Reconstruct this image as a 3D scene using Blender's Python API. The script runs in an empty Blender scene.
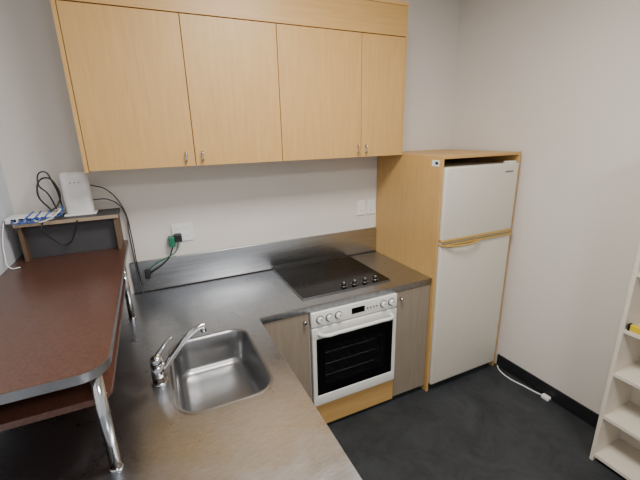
import bpy, bmesh, math
from mathutils import Vector, Matrix
C=bpy.context.scene.collection
# ---------------------------------------------------------------- materials
def newmat(name):
    m=bpy.data.materials.new(name); m.use_nodes=True
    nt=m.node_tree; b=nt.nodes['Principled BSDF']; return m,nt,b
def lin(c):
    return tuple(((x/255)/12.92 if x/255<=.04045 else ((x/255+.055)/1.055)**2.4) for x in c)+(1,)
def plain(name,c,rough=.5,metal=0,spec=.5,coat=0,var=.04,scale=30):
    m,nt,b=newmat(name)
    n=nt.nodes.new('ShaderNodeTexNoise'); n.inputs['Scale'].default_value=scale; n.inputs['Detail'].default_value=4
    tc=nt.nodes.new('ShaderNodeTexCoord'); nt.links.new(tc.outputs['Object'],n.inputs['Vector'])
    r=nt.nodes.new('ShaderNodeValToRGB'); l=lin(c)
    r.color_ramp.elements[0].position=.3; r.color_ramp.elements[1].position=.7
    r.color_ramp.elements[0].color=tuple(x*(1-var) for x in l[:3])+(1,)
    r.color_ramp.elements[1].color=tuple(min(1,x*(1+var)) for x in l[:3])+(1,)
    nt.links.new(n.outputs['Fac'],r.inputs['Fac']); nt.links.new(r.outputs['Color'],b.inputs['Base Color'])
    b.inputs['Roughness'].default_value=rough; b.inputs['Metallic'].default_value=metal
    b.inputs['Specular IOR Level'].default_value=spec; b.inputs['Coat Weight'].default_value=coat
    return m
def wood(name,c1,c2,rough=.45,scl=(9,9,.8),nscale=6):
    m,nt,b=newmat(name)
    tc=nt.nodes.new('ShaderNodeTexCoord'); mp=nt.nodes.new('ShaderNodeMapping'); mp.inputs['Scale'].default_value=scl
    nt.links.new(tc.outputs['Object'],mp.inputs['Vector'])
    n=nt.nodes.new('ShaderNodeTexNoise'); n.inputs['Scale'].default_value=nscale; n.inputs['Detail'].default_value=8; n.inputs['Roughness'].default_value=.65; n.inputs['Distortion'].default_value=.4
    nt.links.new(mp.outputs[0],n.inputs['Vector'])
    r=nt.nodes.new('ShaderNodeValToRGB'); r.color_ramp.elements[0].position=.32; r.color_ramp.elements[1].position=.68
    r.color_ramp.elements[0].color=lin(c1); r.color_ramp.elements[1].color=lin(c2)
    nt.links.new(n.outputs['Fac'],r.inputs['Fac']); nt.links.new(r.outputs['Color'],b.inputs['Base Color'])
    b.inputs['Roughness'].default_value=rough
    return m
def steel(name,c1,c2,r0,r1,scl=(1,1,1),nscale=10,bump=.05,fine=160,metal=1.0,dist=0.0):
    m,nt,b=newmat(name)
    tc=nt.nodes.new('ShaderNodeTexCoord'); mp=nt.nodes.new('ShaderNodeMapping'); mp.inputs['Scale'].default_value=scl
    nt.links.new(tc.outputs['Object'],mp.inputs['Vector'])
    n=nt.nodes.new('ShaderNodeTexNoise'); n.inputs['Scale'].default_value=nscale; n.inputs['Detail'].default_value=9; n.inputs['Roughness'].default_value=.7; n.inputs['Distortion'].default_value=dist
    n2=nt.nodes.new('ShaderNodeTexNoise'); n2.inputs['Scale'].default_value=fine; n2.inputs['Detail'].default_value=3; n2.inputs['Distortion'].default_value=dist
    nt.links.new(mp.outputs[0],n.inputs['Vector']); nt.links.new(mp.outputs[0],n2.inputs['Vector'])
    r=nt.nodes.new('ShaderNodeValToRGB'); r.color_ramp.elements[0].position=.3; r.color_ramp.elements[1].position=.7
    r.color_ramp.elements[0].color=lin(c1); r.color_ramp.elements[1].color=lin(c2)
    nt.links.new(n.outputs['Fac'],r.inputs['Fac']); nt.links.new(r.outputs['Color'],b.inputs['Base Color'])
    mr=nt.nodes.new('ShaderNodeMapRange'); mr.inputs['From Min'].default_value=.3; mr.inputs['From Max'].default_value=.7
    mr.inputs['To Min'].default_value=r0; mr.inputs['To Max'].default_value=r1
    nt.links.new(n2.outputs['Fac'],mr.inputs['Value']); nt.links.new(mr.outputs[0],b.inputs['Roughness'])
    if bump>0:
        bp=nt.nodes.new('ShaderNodeBump'); bp.inputs['Strength'].default_value=bump; bp.inputs['Distance'].default_value=.01
        nt.links.new(n2.outputs['Fac'],bp.inputs['Height']); nt.links.new(bp.outputs[0],b.inputs['Normal'])
    b.inputs['Metallic'].default_value=metal
    return m
M={}
M['wall']=plain('wall_paint',(220,215,208),.7,var=.012,scale=3)
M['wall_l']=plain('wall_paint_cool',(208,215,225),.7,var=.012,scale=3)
M['ceil']=plain('ceiling_paint',(225,223,218),.8)
M['maple']=wood('maple_veneer',(194,153,91),(205,165,103),.42)
M['maple_h']=wood('maple_veneer_horizontal',(192,151,89),(203,163,101),.42,scl=(.8,9,9))
M['maple_edge']=plain('maple_edging',(210,170,110),.5)
M['taupe']=wood('taupe_laminate',(134,122,107),(147,135,119),.45)
M['gap']=plain('shadow_gap_dark',(40,34,28),.8)
def counter_steel():
    # worn sheet steel: fine crossing scratches over a smooth satin metal
    m,nt,b=newmat('worn_stainless_top'); N=nt.nodes.new; L=nt.links.new
    tc=N('ShaderNodeTexCoord')
    def noise(rot,scl,scale,detail=6,rough=.6,dist=0):
        mp=N('ShaderNodeMapping'); mp.inputs['Rotation'].default_value=(0,0,rot); mp.inputs['Scale'].default_value=scl
        L(tc.outputs['Object'],mp.inputs['Vector'])
        n=N('ShaderNodeTexNoise'); n.inputs['Scale'].default_value=scale; n.inputs['Detail'].default_value=detail
        n.inputs['Roughness'].default_value=rough; n.inputs['Distortion'].default_value=dist
        L(mp.outputs[0],n.inputs['Vector']); return n
    a=noise(.5,(1,10,1),34,4,.7,.3); c=noise(-.8,(1,10,1),38,4,.7,.3); d=noise(0,(1,1,1),8,5,.6,.6)
    mx=N('ShaderNodeMath'); mx.operation='ADD'; L(a.outputs['Fac'],mx.inputs[0]); L(c.outputs['Fac'],mx.inputs[1])
    m2=N('ShaderNodeMath'); m2.operation='MULTIPLY'; L(mx.outputs[0],m2.inputs[0]); m2.inputs[1].default_value=.5
    r=N('ShaderNodeValToRGB'); r.color_ramp.elements[0].position=.36; r.color_ramp.elements[1].position=.64
    r.color_ramp.elements[0].color=lin((156,160,167)); r.color_ramp.elements[1].color=lin((188,192,199))
    L(m2.outputs[0],r.inputs['Fac']); L(r.outputs['Color'],b.inputs['Base Color'])
    mr=N('ShaderNodeMapRange'); mr.inputs['From Min'].default_value=.3; mr.inputs['From Max'].default_value=.7
    mr.inputs['To Min'].default_value=.26; mr.inputs['To Max'].default_value=.36; L(d.outputs['Fac'],mr.inputs['Value']); L(mr.outputs[0],b.inputs['Roughness'])
    bp=N('ShaderNodeBump'); bp.inputs['Strength'].default_value=.04; bp.inputs['Distance'].default_value=.003
    L(m2.outputs[0],bp.inputs['Height']); L(bp.outputs[0],b.inputs['Normal'])
    b.inputs['Metallic'].default_value=1
    return m
M['steel']=counter_steel()
M['splash']=steel('brushed_stainless_splash',(172,173,175),(196,197,198),.27,.33,scl=(1,8,40),nscale=2,bump=0,fine=20)
M['sinkm']=steel('sink_stainless',(150,151,153),(160,161,163),.29,.32,nscale=4,bump=0,fine=10)
M['chrome']=steel('chrome',(195,195,197),(205,205,206),.10,.12,nscale=5,bump=0,fine=10)
M['alum']=steel('brushed_aluminium_edge',(130,130,132),(150,150,151),.34,.40,nscale=5,bump=0,fine=80)
M['white']=plain('white_enamel',(230,230,226),.3)
M['fridge']=plain('fridge_off_white',(211,206,194),.4,var=.015)
M['gold']=plain('fridge_handle_gold_trim',(196,164,92),.35,metal=.4)
M['black']=plain('black_plastic',(22,22,24),.45)
M['blackglass']=plain('black_ceramic_glass',(6,6,7),.12,spec=.2)
M['ring']=plain('hob_ring_print',(36,36,38),.25)
M['grey']=plain('dark_grey_panel',(62,62,66),.6)
M['darkwood']=plain('dark_timber_side',(98,78,60),.6)
M['tan']=plain('worn_tan_edging',(158,138,116),.6)
M['greylight']=plain('badge_grey',(130,132,136),.35,metal=.5)
M['plastic']=plain('white_plastic',(232,232,232),.4)
M['green']=plain('green_plug_plastic',(30,110,84),.4)
M['blue']=plain('blue_cable',(50,90,170),.5)
M['skirt']=plain('black_vinyl_skirting',(26,27,30),.45)
M['yellow']=plain('yellow_plastic',(214,186,40),.45)
M['shelfw']=plain('white_melamine',(218,209,194),.5,var=.02)
M['conduit']=plain('grey_conduit',(70,70,72),.5)
# floor
def floor_mat():
    m,nt,b=newmat('charcoal_vinyl')
    tc=nt.nodes.new('ShaderNodeTexCoord')
    n=nt.nodes.new('ShaderNodeTexNoise'); n.inputs['Scale'].default_value=4; n.inputs['Detail'].default_value=10; n.inputs['Roughness'].default_value=.75; n.inputs['Distortion'].default_value=.8
    nt.links.new(tc.outputs['Object'],n.inputs['Vector'])
    r=nt.nodes.new('ShaderNodeValToRGB'); r.color_ramp.elements[0].position=.3; r.color_ramp.elements[1].position=.72
    r.color_ramp.elements[0].color=lin((33,36,39)); r.color_ramp.elements[1].color=lin((61,64,68))
    nt.links.new(n.outputs['Fac'],r.inputs['Fac']); nt.links.new(r.outputs['Color'],b.inputs['Base Color'])
    b.inputs['Roughness'].default_value=.5; b.inputs['Specular IOR Level'].default_value=.35
    return m
M['floor']=floor_mat()
def lam_mat():
    m,nt,b=newmat('red_brown_laminate')
    tc=nt.nodes.new('ShaderNodeTexCoord')
    n=nt.nodes.new('ShaderNodeTexNoise'); n.inputs['Scale'].default_value=110; n.inputs['Detail'].default_value=5; n.inputs['Roughness'].default_value=.7
    nt.links.new(tc.outputs['Object'],n.inputs['Vector'])
    r=nt.nodes.new('ShaderNodeValToRGB'); r.color_ramp.elements[0].position=.35; r.color_ramp.elements[1].position=.66
    r.color_ramp.elements[0].color=lin((68,42,33)); r.color_ramp.elements[1].color=lin((93,62,50))
    nt.links.new(n.outputs['Fac'],r.inputs['Fac']); nt.links.new(r.outputs['Color'],b.inputs['Base Color'])
    b.inputs['Roughness'].default_value=.28
    return m
M['lam']=lam_mat()
def pane_mat():
    m,nt,b=newmat('oven_glass_pane')
    b.inputs['Base Color'].default_value=(.01,.01,.012,1); b.inputs['Roughness'].default_value=.05
    b.inputs['Alpha'].default_value=.4; b.inputs['Specular IOR Level'].default_value=.3
    return m
M['pane']=pane_mat()
# ---------------------------------------------------------------- helpers
def group(name,loc=(0,0,0)):
    e=bpy.data.objects.new(name,None); e.location=loc; e.empty_display_size=.1; C.objects.link(e); return e
def finish(o,mat,parent=None,smooth=False):
    if mat: o.data.materials.append(M[mat])
    if parent: o.parent=parent
    if smooth:
        for p in o.data.polygons: p.use_smooth=True
    return o
def mesh_from(bm,name):
    me=bpy.data.meshes.new(name); bm.normal_update(); bm.to_mesh(me); bm.free()
    o=bpy.data.objects.new(name,me); C.objects.link(o); return o
def box(name,x0,x1,y0,y1,z0,z1,mat,parent=None,bev=0,seg=2):
    bm=bmesh.new(); bmesh.ops.create_cube(bm,size=1)
    cx,cy,cz=(x0+x1)/2,(y0+y1)/2,(z0+z1)/2
    for v in bm.verts:
        v.co=Vector((v.co.x*abs(x1-x0),v.co.y*abs(y1-y0),v.co.z*abs(z1-z0)))
    if bev>0: bmesh.ops.bevel(bm,geom=bm.edges[:],offset=bev,segments=seg,affect='EDGES',profile=.5)
    bmesh.ops.translate(bm,verts=bm.verts,vec=(cx,cy,cz))
    o=mesh_from(bm,name); finish(o,mat,parent)
    if bev>0 and seg>2:
        for p in o.data.polygons: p.use_smooth=True
    return o
def cyl(name,p0,p1,r0,r1,mat,parent=None,n=32,bev=0):
    p0=Vector(p0);p1=Vector(p1);d=p1-p0
    bm=bmesh.new(); bmesh.ops.create_cone(bm,cap_ends=True,segments=n,radius1=r0,radius2=r1,depth=d.length)
    if bev>0:
        es=[e for e in bm.edges if abs(e.verts[0].co.z-e.verts[1].co.z)<1e-6]
        bmesh.ops.bevel(bm,geom=es,offset=bev,segments=3,affect='EDGES')
    q=Vector((0,0,1)).rotation_difference(d.normalized()).to_matrix().to_4x4()
    bmesh.ops.transform(bm,matrix=Matrix.Translation((p0+p1)/2)@q,verts=bm.verts)
    o=mesh_from(bm,name); finish(o,mat,parent,True)
    for p in o.data.polygons:
        if len(p.vertices)>6: p.use_smooth=False
    return o
def tube(name,pts,r,mat,parent=None,cyc=False,radii=None,res=10):
    cu=bpy.data.curves.new(name,'CURVE'); cu.dimensions='3D'; cu.bevel_depth=r; cu.bevel_resolution=4; cu.resolution_u=res; cu.use_fill_caps=True
    s=cu.splines.new('BEZIER'); s.bezier_points.add(len(pts)-1); s.use_cyclic_u=cyc
    for i,p in enumerate(pts):
        b=s.bezier_points[i]; b.co=p; b.handle_left_type=b.handle_right_type='AUTO'
        if radii: b.radius=radii[i]
    o=bpy.data.objects.new(name,cu); C.objects.link(o)
    bpy.context.view_layer.objects.active=o; bpy.ops.object.select_all(action='DESELECT'); o.select_set(True)
    bpy.ops.object.convert(target='MESH'); o=bpy.context.object
    finish(o,mat,parent,True); return o
def rrect(x0,x1,y0,y1,r,n=8,corners=(1,1,1,1)):
    pts=[]
    for k,(cx,cy,a) in enumerate([(x1-r,y1-r,0),(x0+r,y1-r,90),(x0+r,y0+r,180),(x1-r,y0+r,270)]):
        if corners[k]:
            for i in range(n+1):
                t=math.radians(a+90*i/n); pts.append((cx+r*math.cos(t),cy+r*math.sin(t)))
        else:
            pts.append(((x1,x0,x0,x1)[k],(y1,y1,y0,y0)[k]))
    return pts
def plate(name,outlines,z0,z1,mat,parent=None,bev=0):
    """extruded flat plate from closed 2-D outlines (first outer, rest holes)"""
    cu=bpy.data.curves.new(name,'CURVE'); cu.dimensions='2D'; cu.fill_mode='BOTH'
    cu.extrude=(z1-z0)/2-bev; cu.bevel_depth=bev; cu.bevel_resolution=1; cu.offset=-bev
    for pts in outlines:
        s=cu.splines.new('POLY'); s.points.add(len(pts)-1); s.use_cyclic_u=True
        for i,(x,y) in enumerate(pts): s.points[i].co=(x,y,0,1)
    o=bpy.data.objects.new(name,cu); C.objects.link(o); o.location=(0,0,(z0+z1)/2)
    bpy.context.view_layer.objects.active=o; bpy.ops.object.select_all(action='DESELECT'); o.select_set(True)
    bpy.ops.object.convert(target='MESH'); o=bpy.context.object
    finish(o,mat,parent); return o
def loft(name,rings,mat,parent=None,cap_end=True,cap_start=False):
    bm=bmesh.new(); R=[[bm.verts.new(p) for p in r] for r in rings]
    n=len(R[0])
    for a,b in zip(R[:-1],R[1:]):
        for i in range(n): bm.faces.new((a[i],a[(i+1)%n],b[(i+1)%n],b[i]))
    if cap_end: bm.faces.new(R[-1])
    if cap_start: bm.faces.new(R[0][::-1])
    o=mesh_from(bm,name); finish(o,mat,parent,True); return o
# ---------------------------------------------------------------- dimensions
XL=-1.39; XR=1.61; XP=-.293; D=.68; ZC=.881; XF=.885; YE=-2.1
CEIL=2.85; YB=-4.6
# ---------------------------------------------------------------- room shell
box('floor',XL-.1,XR+.1,YB,.1,-.1,0,'floor')
box('ceiling',XL-.1,XR+.1,YB,.1,CEIL,CEIL+.1,'ceil')
box('wall_back',XL-.1,XR+.1,0,.1,0,CEIL,'wall')
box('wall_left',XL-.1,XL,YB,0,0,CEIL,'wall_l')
box('wall_right',XR,XR+.1,YB,0,0,CEIL,'wall')
box('baseboard_right',XR-.012,XR,YB+.1,-.70,0,.10,'skirt',bev=.003)
# ---------------------------------------------------------------- countertop
outer=[(XL+.002,-.002),(XL+.002,YE),(XP,YE),(XP,-D),(XF-.002,-D),(XF-.002,-.002)]
SX0,SX1,SY0,SY1=-.735,-.39,-1.24,-.735
hole=rrect(SX0,SX1,SY0,SY1,.075)
g=group('kitchen_countertop')
plate('top_sheet',[outer,hole],ZC-.038,ZC,'steel',g,bev=.002)
box('splashback',-.90,XF-.002,-.016,-.001,ZC,1.085,'splash',g,bev=.004,seg=3)
box('splashback_return_rim',-.90,XF-.002,-.022,-.016,ZC,ZC+.005,'gap',g,bev=.001)
# sink
g=group('kitchen_sink')
def ring(off,z,r): return [(x,y,z) for x,y in rrect(SX0+off,SX1-off,SY0+off,SY1-off,r)]
loft('bowl',[ring(-.014,ZC+.0008,.087),ring(-.008,ZC+.003,.083),ring(0,ZC+.001,.075),ring(.005,ZC-.008,.07),ring(.012,ZC-.08,.066),ring(.018,ZC-.135,.06),ring(.026,ZC-.155,.055),ring(.05,ZC-.166,.045),ring(.10,ZC-.169,.03)],'sinkm',g)
cyl('drain_flange',(-.62,-1.10,ZC-.169),(-.62,-1.10,ZC-.165),.042,.040,'chrome',g)
cyl('drain_strainer',(-.62,-1.10,ZC-.1655),(-.62,-1.10,ZC-.1635),.028,.028,'black',g)
# faucet
g=group('sink_mixer_faucet')
fx,fy=-.79,-1.01
cyl('base_flange',(fx,fy,ZC+.0005),(fx,fy,ZC+.012),.032,.030,'chrome',g,bev=.002)
cyl('body',(fx,fy,ZC+.012),(fx,fy,ZC+.095),.026,.024,'chrome',g,bev=.003)
tube('spout',[(fx+.01,fy,ZC+.04),(fx+.05,fy+.012,ZC+.085),(fx+.11,fy+.028,ZC+.145),(fx+.165,fy+.035,ZC+.182),(fx+.195,fy+.04,ZC+.185)],.012,'chrome',g,radii=[1.15,1.05,1,.95,.95])
cyl('aerator',(fx+.187,fy+.04,ZC+.184),(fx+.190,fy+.04,ZC+.158),.013,.012,'chrome',g)
loft('cap_dome',[[(fx+r*math.cos(a*math.pi/12),fy+r*math.sin(a*math.pi/12),z) for a in range(24)] for r,z in [(.024,ZC+.095),(.024,ZC+.108),(.018,ZC+.118),(.008,ZC+.123)]],'chrome',g)
tube('lever',[(fx,fy,ZC+.112),(fx+.025,fy+.018,ZC+.135),(fx+.05,fy+.035,ZC+.155),(fx+.065,fy+.045,ZC+.160)],.009,'chrome',g,radii=[1.3,1,.8,1.0])
# ---------------------------------------------------------------- base cabinets
g=group('base_cabinet')
fy0=-.655
box('door_left_taupe',XP+.012,-.006,fy0-.018,fy0,.10,.838,'taupe',g,bev=.002)
box('carcass_left',XP+.012,-.006,fy0,-.03,.10,.84,'taupe',g)
box('door_right_taupe',.606,XF-.006,fy0-.018,fy0,.045,.838,'taupe',g,bev=.002)
box('carcass_right',.606,XF-.006,fy0,-.03,.045,.84,'taupe',g)
box('drawer_panel_maple',-.004,.604,fy0-.018,fy0,.03,.185,'maple_h',g,bev=.002)
box('plinth',XP+.012,XF-.006,fy0+.03,fy0+.045,0,.10,'gap',g)
box('peninsula_side_panel',XP-.05,XP-.032,YE+.03,-.66,0,.84,'taupe',g)
box('peninsula_end_panel',XL+.01,XP-.05,YE+.03,YE+.048,0,.84,'taupe',g)
for nm,x in (('knob_left',-.035),('knob_right',.635)):
    cyl(nm+'_stem',(x,fy0-.018,.79),(x,fy0-.034,.79),.005,.005,'chrome',g)
    cyl(nm,(x,fy0-.034,.79),(x,fy0-.044,.79),.011,.010,'chrome',g,bev=.002)
# ---------------------------------------------------------------- oven
g=group('built_in_oven')
yo=-.672
box('body_left',0,.03,yo+.02,-.05,.20,.84,'white',g)
box('body_right',.57,.60,yo+.02,-.05,.20,.84,'white',g)
box('body_top',.03,.57,yo+.02,-.05,.70,.84,'white',g)
box('body_bottom',.03,.57,yo+.02,-.05,.20,.24,'white',g)
box('cavity_back',.03,.57,-.25,-.23,.24,.70,'black',g)
box('cavity_left',.031,.045,yo+.02,-.25,.24,.70,'black',g)
box('cavity_right',.555,.569,yo+.02,-.25,.24,.70,'black',g)
box('cavity_floor',.045,.555,yo+.02,-.25,.241,.25,'black',g)
box('control_panel',.002,.598,yo-.02,yo+.02,.745,.838,'white',g,bev=.006,seg=3)
box('door_frame_bottom',.004,.596,yo-.022,yo+.018,.205,.275,'white',g,bev=.005,seg=3)
box('door_frame_top',.004,.596,yo-.022,yo+.018,.665,.738,'white',g,bev=.005,seg=3)
box('door_frame_left',.004,.030,yo-.022,yo+.018,.27,.67,'white',g,bev=.004)
box('door_frame_right',.570,.596,yo-.022,yo+.018,.27,.67,'white',g,bev=.004)
box('glass_border_left',.030,.085,yo-.018,yo+.01,.275,.665,'blackglass',g)
box('glass_border_right',.515,.570,yo-.018,yo+.01,.275,.665,'blackglass',g)
box('glass_border_top',.085,.515,yo-.018,yo+.01,.60,.665,'blackglass',g)
box('glass_border_bottom',.085,.515,yo-.018,yo+.01,.275,.335,'blackglass',g)
box('glass_pane',.085,.515,yo-.016,yo-.010,.335,.60,'pane',g)
for k,z in enumerate((.36,.44,.52)):
    tube('rack_rim_%d'%k,[(.05,yo+.04,z),(.55,yo+.04,z)],.005,'chrome',g)
    tube('rack_rear_%d'%k,[(.05,-.30,z),(.55,-.30,z)],.005,'chrome',g)
    for j in range(9):
        x=.08+j*.055
        tube('rack_wire_%d_%d'%(k,j),[(x,yo+.04,z),(x,-.30,z)],.0025,'chrome',g)
tube('door_handle',[(.045,yo-.02,.700),(.06,yo-.055,.704),(.16,yo-.066,.706),(.30,yo-.068,.707),(.44,yo-.066,.706),(.54,yo-.055,.704),(.555,yo-.02,.700)],.011,'white',g)
for k,x in enumerate((.055,.115,.175)):
    cyl('knob_%d'%k,(x,yo-.02,.792),(x,yo-.044,.792),.020,.017,'white',g,bev=.003)
    cyl('knob_ring_%d'%k,(x,yo-.019,.792),(x,yo-.023,.792),.025,.025,'greylight',g)
    box('knob_mark_%d'%k,x-.002,x+.002,yo-.0455,yo-.0435,.795,.808,'black',g)
for k,x in enumerate((.49,.55)):
    cyl('knob_right_%d'%k,(x,yo-.02,.792),(x,yo-.044,.792),.020,.017,'white',g,bev=.003)
    cyl('knob_right_ring_%d'%k,(x,yo-.019,.792),(x,yo-.023,.792),.025,.025,'greylight',g)
    box('knob_right_mark_%d'%k,x-.002,x+.002,yo-.0455,yo-.0435,.795,.808,'black',g)
box('clock_display',.265,.355,yo-.0225,yo-.018,.775,.812,'blackglass',g)
for k in range(4): cyl('button_%d'%k,(.375+k*.022,yo-.02,.792),(.375+k*.022,yo-.026,.792),.005,.005,'greylight',g,n=16)
# ---------------------------------------------------------------- cooktop
g=group('ceramic_cooktop')
plate('glass_top',[rrect(0,.62,-.58,-.035,.012)],ZC+.001,ZC+.008,'blackglass',g,bev=.001)
plate('trim_rim',[rrect(-.006,.626,-.586,-.029,.014),rrect(.0,.62,-.58,-.035,.012)],ZC+.0005,ZC+.007,'alum',g)
for k,(x,y,r) in enumerate([(.16,-.42,.105),(.16,-.17,.085),(.44,-.36,.075),(.44,-.15,.10)]):
    for j,rr in enumerate((r,r*.62)):
        plate('burner_ring_%d_%d'%(k,j),[[(x+rr*math.cos(a*math.pi/24),y+rr*math.sin(a*math.pi/24)) for a in range(48)],[(x+(rr-.003)*math.cos(a*math.pi/24),y+(rr-.003)*math.sin(a*math.pi/24)) for a in range(48)]],ZC+.0081,ZC+.0086,'ring',g)
for k in range(4):
    x=.30+k*.078
    cyl('knob_skirt_%d'%k,(x,-.53,ZC+.008),(x,-.53,ZC+.012),.024,.023,'alum',g)
    cyl('knob_%d'%k,(x,-.53,ZC+.012),(x,-.53,ZC+.032),.018,.015,'black',g,bev=.003)
    box('knob_mark_%d'%k,x-.0015,x+.0015,-.544,-.528,ZC+.032,ZC+.0335,'white',g)
# ---------------------------------------------------------------- upper cabinets
g=group('wall_cabinet')
U=[-.9755,-.480,.0109,.5476,.8733]; ZU=1.6645; ZT=2.389; DU=.319
box('side_panel_left',U[0]-.018,U[0]-.001,-DU,-.002,ZU-.006,2.56,'maple',g)
box('carcass',U[0],U[4]-.004,-DU+.022,-.002,ZU+.004,2.54,'maple',g)
box('side_panel_right',U[4]-.004,U[4]+.006,-DU,-.002,ZU,2.56,'maple',g)
for i in range(4):
    box('door_%d'%(i+1),U[i]+.0018,U[i+1]-.0018-(0.004 if i==3 else 0),-DU,-DU+.018,ZU,ZT-.003,'maple',g,bev=.0012)
box('gap_backing',U[0],U[4]-.005,-DU+.0185,-DU+.0215,ZU+.003,ZT+.02,'gap',g)
box('bulkhead_panel',U[0],U[4]-.004,-DU,-DU+.018,ZT+.002,2.56,'maple_h',g,bev=.001)
box('top_board',U[0]-.018,U[4]+.006,-DU-.006,-.002,2.56,2.58,'maple_edge',g)
for k,x in enumerate((U[1]-.045,U[1]+.038,U[3]-.028,U[3]+.030)):
    z=ZU+.05
    tube('pull_%d'%k,[(x,-DU,z-.022),(x,-DU-.020,z-.022),(x,-DU-.024,z),(x,-DU-.020,z+.022),(x,-DU,z+.022)],.0045,'chrome',g)
# ---------------------------------------------------------------- fridge housing + fridge
g=group('fridge_housing_cabinet')
HF=1.669; FX1=1.577; DF=.695
box('side_left',XF,XF+.018,-DF,-.002,0,HF-.018,'maple',g,bev=.001)
box('side_right',FX1-.018,FX1,-DF,-.002,0,HF-.018,'maple',g,bev=.001)
box('top_board',XF,FX1,-DF,-.002,HF-.018,HF,'maple_h',g,bev=.001)
box('filler_strip',FX1+.001,XR-.002,-DF+.02,-DF+.038,0,HF,'maple',g)
box('asset_label',XF-.0012,XF-.0002,-DF+.02,-DF+.085,HF-.062,HF-.025,'plastic',g)
box('asset_label_print',XF-.0018,XF-.0011,-DF+.03,-DF+.055,HF-.052,HF-.035,'black',g)
g=group('refrigerator')
fx0,fx1=XF+.024,FX1-.024
box('body',fx0+.004,fx1-.004,-.64,-.08,.03,1.595,'fridge',g,bev=.01,seg=3)
ZS=1.125
box('freezer_door',fx0,fx1,-.712,-.645,ZS+.012,1.60,'fridge',g,bev=.012,seg=4)
box('fridge_door',fx0,fx1,-.712,-.645,.055,ZS-.014,'fridge',g,bev=.012,seg=4)
box('kick_grille',fx0+.01,fx1-.01,-.66,-.63,.0,.05,'black',g)
box('door_gasket_upper',fx0+.012,fx1-.012,-.648,-.638,ZS+.02,1.59,'grey',g)
box('handle_trim_upper',fx0,fx1,-.722,-.65,ZS+.004,ZS+.018,'gold',g,bev=.004,seg=3)
box('handle_trim_lower',fx0,fx1,-.722,-.65,ZS-.026,ZS-.012,'gold',g,bev=.004,seg=3)
box('handle_recess',fx0+.002,fx1-.002,-.70,-.65,ZS-.012,ZS+.004,'fridge',g)
tube('handle_grip',[(fx0+.03,-.722,ZS-.02),(fx0+.10,-.736,ZS-.026),(fx0+.25,-.738,ZS-.028),(fx0+.33,-.722,ZS-.02)],.007,'gold',g)
box('badge',fx1-.13,fx1-.055,-.7135,-.711,1.54,1.552,'greylight',g,bev=.001)
box('hinge_cap',fx1-.09,fx1-.02,-.70,-.655,1.60,1.612,'plastic',g,bev=.003)
# ---------------------------------------------------------------- raised bar with lower shelf
g=group('raised_bar_shelf')
ZB=1.232
bx1=-.885; by0=-1.405
o=plate('laminate_top',[rrect(XL+.004,bx1-.003,by0+.003,-.012,.07,corners=(0,0,0,1))],ZB-.026,ZB,'lam',g)
plate('metal_edge',[rrect(XL+.003,bx1,by0,-.011,.073,corners=(0,0,0,1)),rrect(XL+.0035,bx1-.0028,by0+.0028,-.0115,.0702,corners=(0,0,0,1))],ZB-.027,ZB-.0005,'alum',g)
plate('lower_shelf',[rrect(XL+.004,bx1-.018,-1.335,-.25,.05,corners=(0,0,0,1))],1.085,1.105,'lam',g)
for k,(x,y) in enumerate([(-.922,-1.368),(-.905,-.36),(-1.35,-1.368),(-1.35,-.36)]):
    cyl('leg_%d'%(k+1),(x,y,ZC+.006),(x,y,ZB-.027),.0155,.0155,'chrome',g)
    cyl('leg_foot_%d'%(k+1),(x,y,ZC+.0005),(x,y,ZC+.008),.020,.018,'chrome',g)
# cubby on bar
g=group('cubby_shelf')
box('side_left',-1.335,-1.319,-.215,-.014,ZB+.001,1.41,'darkwood',g)
box('side_right',-.922,-.906,-.215,-.014,ZB+.001,1.41,'darkwood',g)
box('top',-1.345,-.896,-.225,-.014,1.41,1.428,'grey',g,bev=.002)
box('top_front_edge',-1.345,-.896,-.2275,-.225,1.41,1.428,'tan',g)
box('back_panel',-1.319,-.922,-.17,-.155,ZB+.001,1.41,'grey',g)
# router
g=group('wifi_router')
box('case',-1.135,-1.01,-.15,-.085,1.432,1.655,'plastic',g,bev=.02,seg=5)
box('foot',-1.145,-1.00,-.16,-.075,1.4285,1.438,'plastic',g,bev=.003)
for k in range(3): cyl('led_%d'%k,(-1.09+.018*k,-.150,1.60),(-1.09+.018*k,-.1512,1.60),.003,.003,'green',g,n=12)
g=group('network_switch')
box('case',-1.375,-1.185,-.215,-.11,1.4285,1.455,'plastic',g,bev=.004)
for k in range(5): box('port_%d'%k,-1.350+k*.03,-1.330+k*.03,-.2165,-.214,1.436,1.450,'black',g)
g=group('cable_bundle')
for k in range(4):
    x=-1.34+k*.03
    tube('patch_cable_%d'%k,[(x,-.217,1.443),(x,-.25,1.44),(x+.03,-.255,1.432),(x+.05+.02*k,-.245,1.45+.01*k),(x+.08,-.19,1.475)],.003,'blue' if k<3 else 'plastic',g)
tube('blue_run',[(-1.28,-.23,1.448),(-1.20,-.24,1.446),(-1.15,-.20,1.45),(-1.15,-.13,1.47),(-1.16,-.10,1.54)],.0035,'blue',g)
tube('black_loop_0',[(-1.20,-.12,1.46),(-1.24,-.13,1.56),(-1.20,-.11,1.63),(-1.155,-.12,1.58),(-1.16,-.13,1.50),(-1.20,-.16,1.462)],.004,'black',g)
tube('black_loop_1',[(-1.18,-.10,1.46),(-1.20,-.12,1.55),(-1.235,-.10,1.60),(-1.21,-.09,1.66),(-1.17,-.11,1.60),(-1.15,-.12,1.47)],.0035,'black',g)
g=group('loose_cable')
tube('black_drop',[(-1.22,-.236,1.43),(-1.23,-.25,1.40),(-1.19,-.24,1.33),(-1.15,-.235,1.30),(-1.10,-.235,1.36),(-1.08,-.236,1.42)],.0035,'black',g)
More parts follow.
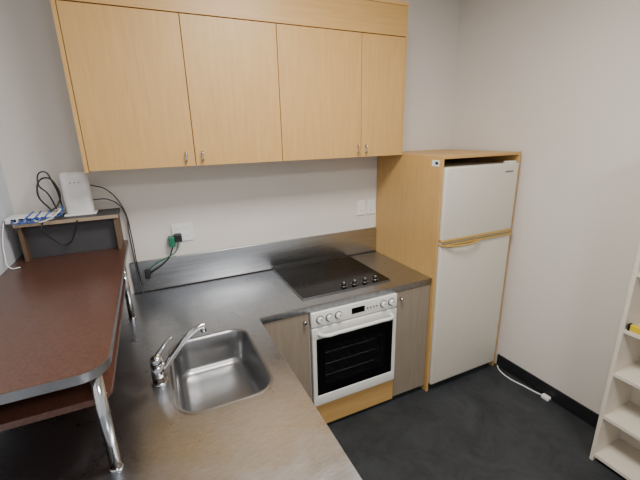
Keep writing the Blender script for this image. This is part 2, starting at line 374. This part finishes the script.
tube('white_drop',[(-1.375,-.23,1.44),(-1.38,-.27,1.38),(-1.378,-.31,1.30),(-1.36,-.34,1.245),(-1.33,-.32,1.237)],.0025,'plastic',g)
g=group('power_cable')
tube('grey_trunk',[(-1.009,-.11,1.50),(-.94,-.08,1.49),(-.882,-.04,1.42),(-.872,-.03,1.25),(-.868,-.026,1.10),(-.862,-.03,.98),(-.85,-.05,.89)],.0035,'conduit',g)
tube('black_trunk',[(-1.009,-.11,1.58),(-.94,-.06,1.54),(-.878,-.03,1.42),(-.862,-.026,1.25),(-.86,-.024,1.10),(-.858,-.03,.93)],.003,'black',g)
# ---------------------------------------------------------------- power outlets
def outlet(x,z,w,h,sw,name='power_outlet'):
    g=group(name)
    box('plate',x-w/2,x+w/2,-.010,-.001,z-h/2,z+h/2,'plastic',g,bev=.003)
    for k,(dx,dz) in enumerate(sw):
        box('switch_%d'%k,x+dx-.006,x+dx+.006,-.014,-.009,z+dz-.009,z+dz+.009,'white',g,bev=.002)
        for j,s in enumerate((-1,1)): box('slot_%d_%d'%(k,j),x+dx+s*.006-.001,x+dx+s*.006+.001,-.0108,-.0098,z-.028,z-.018,'black',g)
    return g
g=outlet(-.575,1.235,.125,.115,[(-.03,.032),(.03,.032)])
box('plug_left',-.63,-.585,-.055,-.011,1.185,1.235,'black',g,bev=.006)
box('plug_adaptor_green',-.665,-.628,-.06,-.011,1.16,1.225,'green',g,bev=.006)
tube('plug_cable_black',[(-.645,-.045,1.16),(-.67,-.04,1.10),(-.72,-.035,1.05),(-.77,-.035,1.02),(-.80,-.03,1.0)],.004,'black',g)
tube('plug_cable_green',[(-.61,-.05,1.185),(-.63,-.05,1.13),(-.70,-.045,1.09),(-.76,-.04,1.06),(-.80,-.035,1.02),(-.81,-.04,.96)],.0035,'green',g)
box('plug_inline',-.825,-.795,-.045,-.02,.975,1.03,'black',g,bev=.005)
outlet(.742,1.255,.07,.115,[(0,.03)])
outlet(.835,1.255,.07,.115,[(0,.03)])
# ---------------------------------------------------------------- bookcase right
g=group('open_shelving_unit')
bx0=1.335; yb0=-2.45; yb1=-1.545
box('end_panel_far',bx0,XR-.014,yb1-.018,yb1,0,1.75,'shelfw',g,bev=.001)
box('end_panel_near',bx0,XR-.014,yb0,yb0+.018,0,1.75,'shelfw',g,bev=.001)
box('back_panel',XR-.018,XR-.013,yb0+.018,yb1-.018,.02,1.75,'shelfw',g)
for k,z in enumerate((.03,.29,.56,.815,1.12,1.43,1.732)):
    box('shelf_%d'%k,bx0+.004,XR-.019,yb0+.018,yb1-.018,z,z+.018,'shelfw',g)
g=group('spirit_level')
box('bar',1.345,1.37,-1.95,-1.58,.8335,.868,'yellow',g,bev=.003)
box('end_cap',1.344,1.371,-1.582,-1.57,.8335,.868,'black',g,bev=.002)
cyl('vial',(1.344,-1.78,.855),(1.344,-1.72,.855),.007,.007,'green',g,n=16)
# ---------------------------------------------------------------- floor cable with plug
g=group('fridge_power_cord')
tube('cord',[(1.592,-.715,.006),(1.56,-.76,.005),(1.54,-.86,.005),(1.56,-.98,.005),(1.572,-1.06,.006),(1.575,-1.10,.012)],.0045,'plastic',g)
box('plug',1.555,1.592,-1.155,-1.10,.001,.03,'plastic',g,bev=.007,seg=3)
for s in (-1,1): box('pin_%d'%(s+1),1.5735+s*.008-.0015,1.5735+s*.008+.0015,-1.172,-1.153,.010,.020,'chrome',g)
# ---------------------------------------------------------------- lights
def area(name,loc,size,energy,col,rot=(0,0,0)):
    l=bpy.data.lights.new(name,'AREA'); l.shape='RECTANGLE'; l.size,l.size_y=size; l.energy=energy; l.color=col
    o=bpy.data.objects.new(name,l); o.location=loc; o.rotation_euler=rot; C.objects.link(o); return o
em,nt,b=newmat('light_diffuser'); b.inputs['Emission Color'].default_value=(1,.95,.88,1); b.inputs['Emission Strength'].default_value=4; M['emit']=em
for k,(x,y) in enumerate([(.0,-1.45),(-.1,-3.5)]):
    g=group('ceiling_light_panel')
    box('frame',x-.32,x+.32,y-.32,y+.32,CEIL-.03,CEIL-.001,'white',g)
    box('diffuser',x-.29,x+.29,y-.29,y+.29,CEIL-.034,CEIL-.03,'emit',g)
    area('ceiling_lamp_%d'%k,(x,y,CEIL-.04),(.58,.58),[48,46][k],(1,.95,.88))
w=bpy.data.worlds.new('World'); bpy.context.scene.world=w; w.use_nodes=True
w.node_tree.nodes['Background'].inputs[0].default_value=(.95,.97,1,1); w.node_tree.nodes['Background'].inputs[1].default_value=.7
# ---------------------------------------------------------------- camera
y,t,r,f=.4321,.2834,-.0236,361.2847
F=Vector((math.sin(y)*math.cos(t),math.cos(y)*math.cos(t),-math.sin(t)))
R0=Vector((math.cos(y),-math.sin(y),0)); U0=R0.cross(F)
R=R0*math.cos(r)+U0*math.sin(r); Uv=-R0*math.sin(r)+U0*math.cos(r)
cam=bpy.data.cameras.new('camera'); co=bpy.data.objects.new('camera',cam); C.objects.link(co)
m=Matrix((R,Uv,-F)).transposed().to_4x4(); m.translation=Vector((-.7142,-2.3880,1.8092)); co.matrix_world=m
cam.sensor_width=36; cam.lens=f/640*36; cam.clip_start=.02
bpy.context.scene.camera=co
